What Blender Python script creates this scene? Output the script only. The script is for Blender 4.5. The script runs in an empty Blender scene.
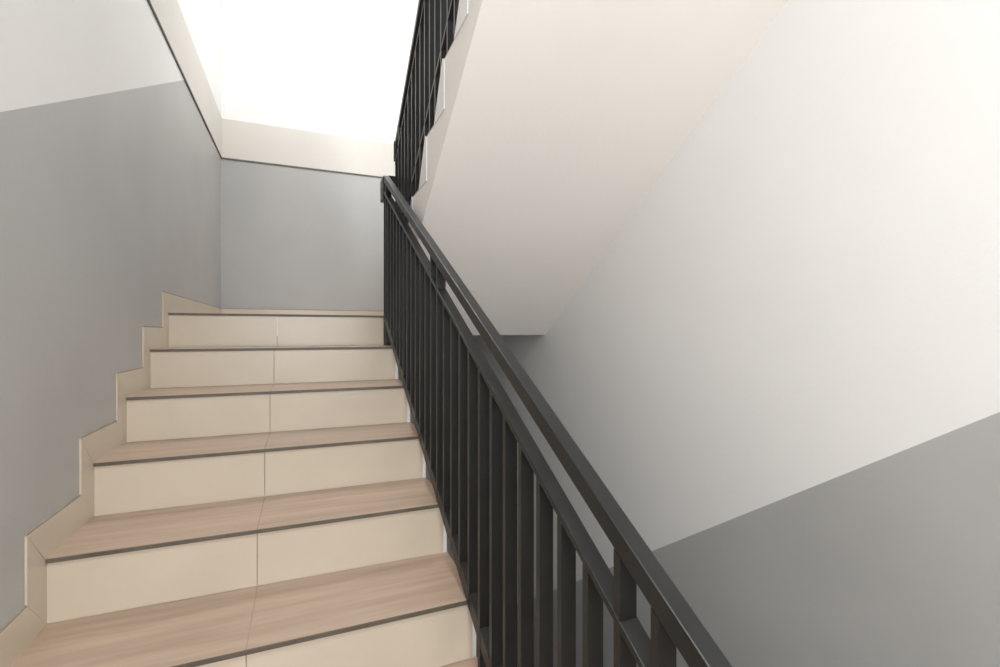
import bpy, bmesh, math
from mathutils import Vector

C = bpy.context.scene.collection
# ------------------------------------------------------------------ helpers
def new_mat(name, col, rough=.6, var=.0, scale=6., bump=0., bscale=60., spec=.5, stretch=None, col2=None, vlo=.35, vhi=.65):
    m = bpy.data.materials.new(name); m.use_nodes = True
    nt = m.node_tree; b = nt.nodes['Principled BSDF']
    b.inputs['Roughness'].default_value = rough
    b.inputs['Specular IOR Level'].default_value = spec
    tc = nt.nodes.new('ShaderNodeTexCoord'); mp = nt.nodes.new('ShaderNodeMapping')
    nt.links.new(tc.outputs['Object'], mp.inputs['Vector'])
    if stretch: mp.inputs['Scale'].default_value = stretch
    n = nt.nodes.new('ShaderNodeTexNoise'); n.inputs['Scale'].default_value = scale
    n.inputs['Detail'].default_value = 6
    nt.links.new(mp.outputs['Vector'], n.inputs['Vector'])
    r = nt.nodes.new('ShaderNodeValToRGB')
    r.color_ramp.elements[0].position = vlo; r.color_ramp.elements[1].position = vhi
    c2 = col2 or tuple(c * (1 - var) for c in col)
    r.color_ramp.elements[0].color = (*c2, 1); r.color_ramp.elements[1].color = (*col, 1)
    nt.links.new(n.outputs['Fac'], r.inputs['Fac'])
    nt.links.new(r.outputs['Color'], b.inputs['Base Color'])
    if bump:
        n2 = nt.nodes.new('ShaderNodeTexNoise'); n2.inputs['Scale'].default_value = bscale
        nt.links.new(tc.outputs['Object'], n2.inputs['Vector'])
        bp = nt.nodes.new('ShaderNodeBump'); bp.inputs['Strength'].default_value = bump
        bp.inputs['Distance'].default_value = .004
        nt.links.new(n2.outputs['Fac'], bp.inputs['Height'])
        nt.links.new(bp.outputs['Normal'], b.inputs['Normal'])
    return m

WHITE = new_mat('white_wall_paint', (.79, .785, .772), .55, .02, 2.5, .12, 70, .35)
SOFFIT = new_mat('soffit_paint', (.86, .828, .79), .6, .02, 2.5, .12, 50, .3)
GREY = new_mat('grey_wall_paint', (.43, .43, .42), .42, .08, 1.8, .12, 70, .4)
BAND = new_mat('beige_band_paint', (.63, .605, .56), .5, .03, 3, .05, 60, .4)
LINE = new_mat('band_shadow_dark', (.16, .15, .135), .8, .2, 20)  # shade under the beige band, put into the colour
RISER = new_mat('cream_riser_tile', (.58, .505, .405), .3, .06, 4, 0, 60, .5)
TREAD = new_mat('wood_grain_tread_tile', (.485, .37, .28), .36, 0, 2.2, 0, 60, .5, (1.2, 14, 14), (.365, .265, .195), .3, .7)
NOSE = new_mat('dark_nosing_edge', (.12, .10, .075), .5, .25, 12)
GROUT = new_mat('tile_grout', (.36, .31, .24), .9, .2, 20)
TGROUT = new_mat('tread_grout', (.40, .31, .25), .9, .1, 20)
METAL = new_mat('charcoal_enamel', (.0165, .017, .0165), .38, .25, 8, .04, 90, .32)
CONC = new_mat('bare_concrete', (.33, .32, .30), .9, .2, 5, .3, 40)

def link(name, bm, mats, parent=None, bevel=0):
    bmesh.ops.recalc_face_normals(bm, faces=bm.faces[:])
    me = bpy.data.meshes.new(name); bm.to_mesh(me); bm.free()
    if not isinstance(mats, (list, tuple)): mats = [mats]
    for m in mats: me.materials.append(m)
    o = bpy.data.objects.new(name, me); C.objects.link(o)
    if parent: 
        o.parent = parent
        o.matrix_parent_inverse.identity()
        o.location = -parent.location
    if bevel:
        md = o.modifiers.new('bevel', 'BEVEL'); md.width = bevel; md.segments = 2; md.limit_method = 'ANGLE'
    return o

def prism(bm, pts, x0, x1, mat=0):
    """polygon of (y, z) points extruded from x0 to x1"""
    a = [bm.verts.new((x0, y, z)) for y, z in pts]
    b = [bm.verts.new((x1, y, z)) for y, z in pts]
    n = len(pts); fs = [bm.faces.new(a), bm.faces.new(b[::-1])]
    for i in range(n):
        fs.append(bm.faces.new((a[i], b[i], b[(i + 1) % n], a[(i + 1) % n])))
    for f in fs: f.material_index = mat

def prism_y(bm, pts, y0, y1, mat=0):
    a = [bm.verts.new((x, y0, z)) for x, z in pts]
    b = [bm.verts.new((x, y1, z)) for x, z in pts]
    n = len(pts); fs = [bm.faces.new(a), bm.faces.new(b[::-1])]
    for i in range(n):
        fs.append(bm.faces.new((a[i], b[i], b[(i + 1) % n], a[(i + 1) % n])))
    for f in fs: f.material_index = mat

def box(bm, x0, x1, y0, y1, z0, z1, mat=0):
    prism(bm, [(y0, z0), (y1, z0), (y1, z1), (y0, z1)], x0, x1, mat)

def empty(name, loc, label, cat, group=None):
    o = bpy.data.objects.new(name, None); C.objects.link(o)
    o.location = loc; o['label'] = label; o['category'] = cat
    if group: o['group'] = group
    return o

def struct(name, bm, mats, label=None, bevel=0):
    o = link(name, bm, mats, None, bevel); o['kind'] = 'structure'
    if label: o['label'] = label
    return o

# ------------------------------------------------------------------ measurements (metres, eye level = 0, stairs run along +y)
F, XF, HY = 479.43, 302.28, 332.19
XW, XL, XR = -.597, -.592, .447           # left wall, left and right end of the lower flight
XB, XRW = .468, 1.436                     # left edge of the upper flight, right wall
YB, YF = 4.37, -1.55                      # back wall, wall behind the viewer
H, T, ZL, YL = .165, .2955, .093, 2.719   # riser, tread, landing height, landing edge
HB, TB, YB1 = .178, .262, 2.716           # upper flight
ZB, ZT = 1.385, 1.70                      # beige band on the landing walls
ZTOP = 3.2
ZFLOOR = ZL - 9 * H
NA = lambda y: ZL - (YL - y) * H / T                      # nosing line, lower flight
NB = lambda y: ZL + HB + (YB1 - y) * HB / TB              # nosing line, upper flight
SOF = lambda y: -.018 + .652 * (YL - y)                   # underside of the upper flight

# ------------------------------------------------------------------ walls
LWAIN = lambda y: .4773 + .526 * (y - 1.3677)
bm = bmesh.new()
ym = 1.3677 + (ZB - .4773) / .526
t = .12
zlow = -3.05
prism(bm, [(YF, zlow), (YB, zlow), (YB, ZB), (ym, ZB), (YF, LWAIN(YF))], XW - t, XW, 0)
prism(bm, [(YF, LWAIN(YF)), (ym, ZB), (YB, ZB), (YB, ZTOP), (YF, ZTOP)], XW - t, XW, 1)
struct('wall_left', bm, [GREY, WHITE], 'left stairwell wall, white above a grey painted dado')

bm = bmesh.new()
box(bm, XW - t, XRW + t, YB, YB + t, zlow, ZB, 0)
box(bm, XW - t, XRW + t, YB, YB + t, ZB, ZTOP, 1)
struct('wall_back', bm, [GREY, WHITE], 'end wall behind the landing, grey below and white above')

RWAIN = lambda y: -.959 + .692 * (1.692 - y)
bm = bmesh.new()
prism(bm, [(YF, zlow), (YB, zlow), (YB, RWAIN(YB)), (YF, RWAIN(YF))], XRW, XRW + t, 0)
prism(bm, [(YF, RWAIN(YF)), (YB, RWAIN(YB)), (YB, ZTOP), (YF, ZTOP)], XRW, XRW + t, 1)
struct('wall_right', bm, [GREY, WHITE], 'right stairwell wall, white above a sloping grey dado')

WIN = [(-.55, .75, -.35, 1.15), (.60, 1.10, 1.8, 2.65)]                       # unseen windows behind the viewer: this floor's added for frontal fill, then the floor above
bm = bmesh.new()
box(bm, XW - t, XRW + t, YF - t, YF, zlow, -.5, 0)
box(bm, XW - t, XRW + t, YF - t, YF, -.5, WIN[0][2], 1)
for WX0, WX1, za, zb in WIN:
    box(bm, XW - t, WX0, YF - t, YF, za, zb, 1)
    box(bm, WX1, XRW + t, YF - t, YF, za, zb, 1)
box(bm, XW - t, XRW + t, YF - t, YF, WIN[0][3], WIN[1][2], 1)
box(bm, XW - t, XRW + t, YF - t, YF, WIN[1][3], ZTOP, 1)
struct('wall_front', bm, [GREY, WHITE])
for i, (WX0, WX1, za, zb) in enumerate(WIN):
    bm = bmesh.new(); e = .04; ya_, yb_ = YF - .08, YF - .03
    box(bm, WX0, WX0 + e, ya_, yb_, za, zb); box(bm, WX1 - e, WX1, ya_, yb_, za, zb)
    box(bm, WX0 + e, WX1 - e, ya_, yb_, za, za + e); box(bm, WX0 + e, WX1 - e, ya_, yb_, zb - e, zb)
    xm = (WX0 + WX1) / 2
    box(bm, xm - .02, xm + .02, ya_, yb_, za + e, zb - e)
    struct('unseen_window_%d' % (i + 1), bm, WHITE)  # frames out of view; the lower one is added to carry the fill

bm = bmesh.new(); box(bm, XW, XRW, YF, YL + .02, ZTOP, ZTOP + .1); struct('ceiling', bm, WHITE)
bm = bmesh.new(); box(bm, XW, XRW, YL + .02, YB, ZTOP, ZTOP + .1); struct('ceiling_landing', bm, WHITE)
bm = bmesh.new(); box(bm, XW, XRW, YF, .34, ZFLOOR - .15, ZFLOOR); struct('floor', bm, TREAD)
bm = bmesh.new(); box(bm, XW, XRW, YF, YB1 - 8 * TB, 1.47, ZL + 9 * HB); struct('ceiling_lobby', bm, WHITE)

# beige band; the shadow line beneath it is a dark painted strip
bm = bmesh.new()
box(bm, XW, XW + .006, YF + 2.0, YB, ZB + .005, ZT)
box(bm, XW + .006, XRW, YB - .006, YB, ZB + .005, ZT)
struct('trim_1', bm, BAND, 'beige band running round the landing walls', .001)
bm = bmesh.new()
box(bm, XW, XW + .007, YF + 2.0, YB, ZB - .006, ZB + .005)
box(bm, XW + .007, XRW, YB - .007, YB, ZB - .006, ZB + .005)
struct('band_shadow_strip', bm, LINE, 'thin dark strip painted in as the shadow line under the beige band')

# landing slab
bm = bmesh.new()
box(bm, XW, XRW, YL + .01, YB, -.018, ZL - .012, 0)
box(bm, XW, XRW, YL + .01, YB, ZL - .012, ZL, 1)
struct('floor_landing', bm, [SOFFIT, TREAD], 'half landing at the top of the flight')
bm = bmesh.new(); box(bm, XW, XRW, YL, YB, zlow, -2.9); struct('floor_lower_landing', bm, CONC)

# ------------------------------------------------------------------ tiled skirting
SO, SF = .092, .085
bm = bmesh.new()
x0, x1 = XW, XL
g = .0006
for k in range(0, 10):
    zk, yk = ZL - k * H, YL - k * T
    yn = YL + T * 5 if k == 0 else YL - (k - 1) * T
    if k == 0:
        q = [(yk - SF, zk + SO), (YB, zk + SO), (YB, zk), (yk, zk)]
    elif k < 9:
        q = [(yk - SF + g, zk + SO), (yn - SF - g, zk + SO), (yn + .009, zk), (yk + g, zk)]
    else:
        q = [(YF, zk + SO), (yn - SF - g, zk + SO), (yn - g, zk), (YF, zk)]
    prism(bm, q, x0, x1, 0)
    # dark line along the top edge
    prism(bm, [(q[0][0], zk + SO), (q[1][0], zk + SO), (q[1][0], zk + SO + .005), (q[0][0], zk + SO + .005)], x0, x1 - .001, 1)
    if k < 9:
        q2 = [(yk - SF, zk - H + SO + g), (yk - SF, zk + SO - g), (yk + .0085, zk - .0125), (yk + .0085, zk - H + g)]
        prism(bm, q2, x0, x1, 0)
struct('baseboard_left', bm, [RISER, GROUT], 'cream tile skirting stepping up the left wall')
bm = bmesh.new()
box(bm, XL, XRW, YB - .011, YB, ZL, ZL + SO, 0)
box(bm, XL, XRW, YB - .010, YB, ZL + SO, ZL + SO + .006, 1)
struct('baseboard_back', bm, [RISER, GROUT], 'cream tile skirting along the landing end wall')

# ------------------------------------------------------------------ lower flight
XJ = -.12
def flight(root, xa, xb, n, y_of, z_of, dy, h, body_pts, body_mat, joint, sgn):
    """y_of(k), z_of(k): front edge of step k; dy = signed depth of one tread; sgn = direction going up"""
    bm = bmesh.new(); prism(bm, body_pts, xa - (.004 if sgn < 0 else 0), xb + (.001 if sgn > 0 else 0))
    link('body', bm, body_mat, root)
    for k in range(1, n + 1):
        y, z = y_of(k), z_of(k)
        # riser: two tiles with a grout joint
        bm = bmesh.new()
        f, b = sorted((y + sgn * .008, y + sgn * .018))
        gj = .0015
        box(bm, xa, joint - gj, f, b, z - h + .0005, z - .0125, 0)
        box(bm, joint + gj, xb - (.014 if sgn > 0 else 0), f, b, z - h + .0005, z - .0125, 0)
        f2, b2 = sorted((y + sgn * .0105, y + sgn * .018))
        box(bm, joint - gj, joint + gj, f2, b2, z - h + .0005, z - .0125, 1)
        link('riser', bm, [RISER, GROUT], root)
        # tread tiles (the last one is the landing edge tile)
        depth = abs(dy) - .008 if k < n else .0
        par = root
        if k < n:
            f, b = sorted((y + sgn * .004, y + sgn * (depth + .0155)))
            bm = bmesh.new()
            box(bm, xa, joint - gj, f, b, z - .012, z, 0)
            box(bm, joint + gj, xb, f, b, z - .012, z, 0)
            box(bm, joint - gj, joint + gj, f, b, z - .012, z - .0008, 1)
            par = link('tread', bm, [TREAD, TGROUT], root)
            f, b = sorted((y, y + sgn * .004))
        else:
            f, b = sorted((y, y + sgn * .0095))
        bm = bmesh.new(); box(bm, xa, xb, f, b, z - .0108, z - .0005)
        o = link('nosing', bm, NOSE, root)
        if par is not root:
            o.parent = par; o.location = (0, 0, 0)
        o['label'] = 'dark nosing edge'

yA = lambda k: YL - (9 - k) * T
zA = lambda k: ZL - (9 - k) * H
pts = []
for k in range(1, 10):
    pts += [(yA(k) + .018, zA(k - 1) - .012 if k > 1 else ZFLOOR), (yA(k) + .018, zA(k) - .012)]
pts[-1] = (YL + .018, ZL - .012 - .001)
pts = pts[:-1] + [(YL + .01, ZL - .1 - .012), (YL + .01, -.2)]
pts = [p for p in pts]
# soffit of the lower flight
body = []
for k in range(1, 10):
    zb = (zA(k - 1) - .012) if k > 1 else ZFLOOR
    body.append((yA(k) + .018, zb)); 
    if k < 9: body.append((yA(k) + .018, zA(k) - .012))
body[-1] = (YL + .0095, zA(8) - .012)
body += [(YL + .0095, -.2), (yA(1) + .018, ZFLOOR - .14)]
root = empty('staircase', (-.09, yA(1), ZFLOOR), 'cream and pinkish tiled stairs climbing along the left wall to the landing', 'staircase')
flight(root, XL, XR, 9, yA, zA, T, H, body, WHITE, XJ, 1)

# ------------------------------------------------------------------ upper flight (rises back towards the viewer)
yU = lambda k: YB1 - (k - 1) * TB
zU = lambda k: ZL + k * HB
body = []
for k in range(1, 9):
    zb = (zU(k - 1) - .012) if k > 1 else ZL
    body.append((yU(k) - .018, zb)); body.append((yU(k) - .018, zU(k) - .012))
ye = yU(9)
body += [(ye, zU(8) - .012), (ye, SOF(ye)), (YL + .0095, SOF(YL)), (YL + .0095, ZL)]
root = empty('staircase', (.95, YB1, ZL), 'upper flight seen from below, smooth pale sloping underside against the right wall', 'staircase')
flight(root, XB + .004, XRW - .0003, 8, yU, zU, -TB, HB, body, SOFFIT, .95, -1)

for k in range(1, 8):      # pale corner pieces on the open side of the steps
    bm = bmesh.new()
    prism(bm, [(yU(k + 1) + .118, zU(k) - .0135), (yU(k + 1) + .0, zU(k + 1) - .002), (yU(k + 1) - .02, zU(k + 1) - .0125), (yU(k + 1) - .02, zU(k) - .0135)], XB - .004, XB - .0005)
    link('side_trim', bm, WHITE, root)

# next flight, overhead above the lower one
pp = []
for k in range(0, 8):
    yk, zk = .36 + k * .30, ZL + 9 * HB + k * .165
    pp += [(yk, zk), (yk, zk + .165)]
pp += [(.36 + 7 * .30 + .3, pp[-1][1]), (.36 + 7 * .30 + .3, pp[-1][1] - .30), (YB1 - 8 * TB + .001, 1.55), (YB1 - 8 * TB + .001, ZL + 9 * HB)]
pp = pp[1:-1] + [(.62, ZL + 9 * HB - .001)]
pp = [(.625, 1.50), (.625, 1.862)] + [p for p in pp if p[0] > .64 and p[0] < 2.8]
bm = bmesh.new(); prism(bm, pp, XW, XR); struct('ceiling_overhead_flight', bm, WHITE)

# flight below, down the well
bm = bmesh.new()
body = []
y0 = .34
hh, tt = .165, .245
pp = []
for k in range(0, 9):
    pp += [(y0 + k * tt, ZFLOOR - k * hh - (0 if k == 0 else 0)), (y0 + (k + 1) * tt, ZFLOOR - k * hh)]
pp += [(y0 + 9 * tt, ZFLOOR - 9 * hh), (y0 + 9 * tt, zlow), (y0 + 9 * tt - .25, zlow), (y0, ZFLOOR - .25)]
prism(bm, pp[1:], XB, XRW)
struct('floor_descending_steps', bm, CONC)

# ------------------------------------------------------------------ railings
def bar(bm, y0, y1, x0, x1, line, lo, hi):
    prism(bm, [(y0, line(y0) + lo), (y1, line(y1) + lo), (y1, line(y1) + hi), (y0, line(y0) + hi)], x0, x1)

def railing(root, line, ys, x0, x1, foot, ya, yb, off, tall, bw=.0146, hline=None, feet=None):
    hline = hline or line
    top, under, mid, mlow, bt, bb = off
    bm = bmesh.new(); bar(bm, ya, yb, x0 + .001, x1 + .001, hline, under, top); link('handrail', bm, METAL, root, .0025)
    bm = bmesh.new(); bar(bm, ya, yb, x0, x1 + .002, line, mlow, mid); link('middle_rail', bm, METAL, root, .0015)
    bm = bmesh.new(); bar(bm, ya, yb, x0 + .002, x1 - .002, line, bb, bt); link('bottom_rail', bm, METAL, root, .0015)
    for i, y in enumerate(ys):
        a, b = y - bw, y
        hi, ln = (under, hline) if i in tall else (mlow, line)
        zf = foot((a + b) / 2)
        bm = bmesh.new()
        # an upright runs through the flat rails; only the posts reach down to the treads
        za, zb_ = (zf, zf) if feet is None or i in feet else (line(a) + bb + .003, line(b) + bb + .003)
        prism(bm, [(a, za), (b, zb_), (b, ln(b) + hi), (a, ln(a) + hi)], x0 + .001, x1)
        link('baluster', bm, METAL, root)

x0, x1 = .412, .442
S = .0823
ysA = [.4949 - S, .4949] + [.574 + S * i for i in range(0, 25)] + [2.613, 2.677]
tallA = {1, 2, 14, 15, len(ysA) - 2, len(ysA) - 1, 0}
HA = lambda y: NA(y) + .829 - .0185 * (y - .65)          # top of the lower handrail
def footA(y):
    return max(ZFLOOR, ZL - math.ceil((YL - y) / T) * H) if y < YL else ZL
ra = empty('stair_railing', (.4525, 1.6, footA(1.6)), 'dark grey metal railing sloping up beside the near tiled stairs', 'railing')
tallA.discard(0)
railing(ra, NA, ysA, x0, x1, footA, .36, 2.679, (.0, -.036, .705, .692, .045, -.004), tallA, hline=HA, feet={0, 9, len(ysA) - 2, len(ysA) - 1})
bm = bmesh.new()   # closing plate at the upper end of the rail
zt = HA(2.679)
box(bm, x0 - .002, x1 - .004, 2.680, 2.78, zt - .125, zt - .004)
link('end_plate', bm, METAL, ra, .002)

x0, x1 = .488, .521
ysB = [2.755 - .088 * i for i in range(0, 24)]
lastB = len(ysB) - 1
def footB(y):
    k = int((YB1 - y) / TB) + 1 if y < YB1 else 0
    return zU(min(k, 8)) if k else ZL
rb = empty('stair_railing', (.4925, 1.7, footB(1.7)), 'dark grey metal railing of the upper flight, rising out of the top of the picture', 'railing')
railing(rb, NB, ysB, x0, x1, footB, .72, 2.758, (.855, .815, .72, .705, .185, .165), {0, 1, 12, 13, lastB - 1, lastB})
bm = bmesh.new()
zt = NB(2.758) + .855
box(bm, x0 - .004, x1 - .004, 2.759, 2.775, zt - .12, zt - .004)
link('end_plate', bm, METAL, rb, .002)
bm = bmesh.new()   # short link back to the lower handrail
box(bm, .443, .487, 2.70, 2.73, .835, .872)
link('link_bar', bm, METAL, rb, .001)

# ------------------------------------------------------------------ lights
def disk(name, loc, r, power, col, rot=(0, 0, 0)):
    l = bpy.data.lights.new(name, 'AREA'); l.shape = 'DISK'; l.size = r * 2; l.energy = power; l.color = col
    o = bpy.data.objects.new(name, l); C.objects.link(o); o.location = loc; o.rotation_euler = rot
    return o
disk('lobby_ceiling_lamp', (.10, .02, 1.44), .16, 16, (1, .992, .978))
disk('landing_ceiling_lamp', (.35, 3.2, ZTOP - .03), .25, 36, (.985, .988, 1))
def daylight(name, WX0, WX1, za, zb, power, col):
    l = bpy.data.lights.new(name, 'AREA'); l.shape = 'RECTANGLE'; l.size = WX1 - WX0; l.size_y = zb - za; l.energy = power; l.color = col
    o = bpy.data.objects.new(name, l); C.objects.link(o); o.location = ((WX0 + WX1) / 2, YF - .13, (za + zb) / 2)
    o.rotation_euler = (math.pi / 2, 0, 0)          # shines along +y, into the stairwell
    return o
daylight('lower_window_fill', *WIN[0], 66, (.985, .99, 1))  # added soft fill from behind, brightens risers, soffit and right wall
daylight('daylight_upper_window', *WIN[1], 140, (.92, .96, 1))
w = bpy.data.worlds.new('world'); bpy.context.scene.world = w; w.use_nodes = True
w.node_tree.nodes['Background'].inputs[0].default_value = (.8, .85, .9, 1)
w.node_tree.nodes['Background'].inputs[1].default_value = .3

# ------------------------------------------------------------------ camera
cd = bpy.data.cameras.new('camera'); cam = bpy.data.objects.new('camera', cd); C.objects.link(cam)
cd.sensor_width = 36; cd.lens = F / 1000 * 36; cd.clip_start = .02
cd.shift_y = -(333.5 - HY) / 1000
yaw = math.atan((500 - XF) / F)
cam.rotation_euler = (math.pi / 2, 0, -yaw)
bpy.context.scene.camera = cam

sc = bpy.context.scene
sc.view_settings.view_transform = 'Standard'; sc.view_settings.look = 'None'
sc.view_settings.gamma = 1; sc.view_settings.use_curve_mapping = False
sc.view_settings.exposure = 0
sc.cycles.max_bounces = 12; sc.cycles.diffuse_bounces = 8
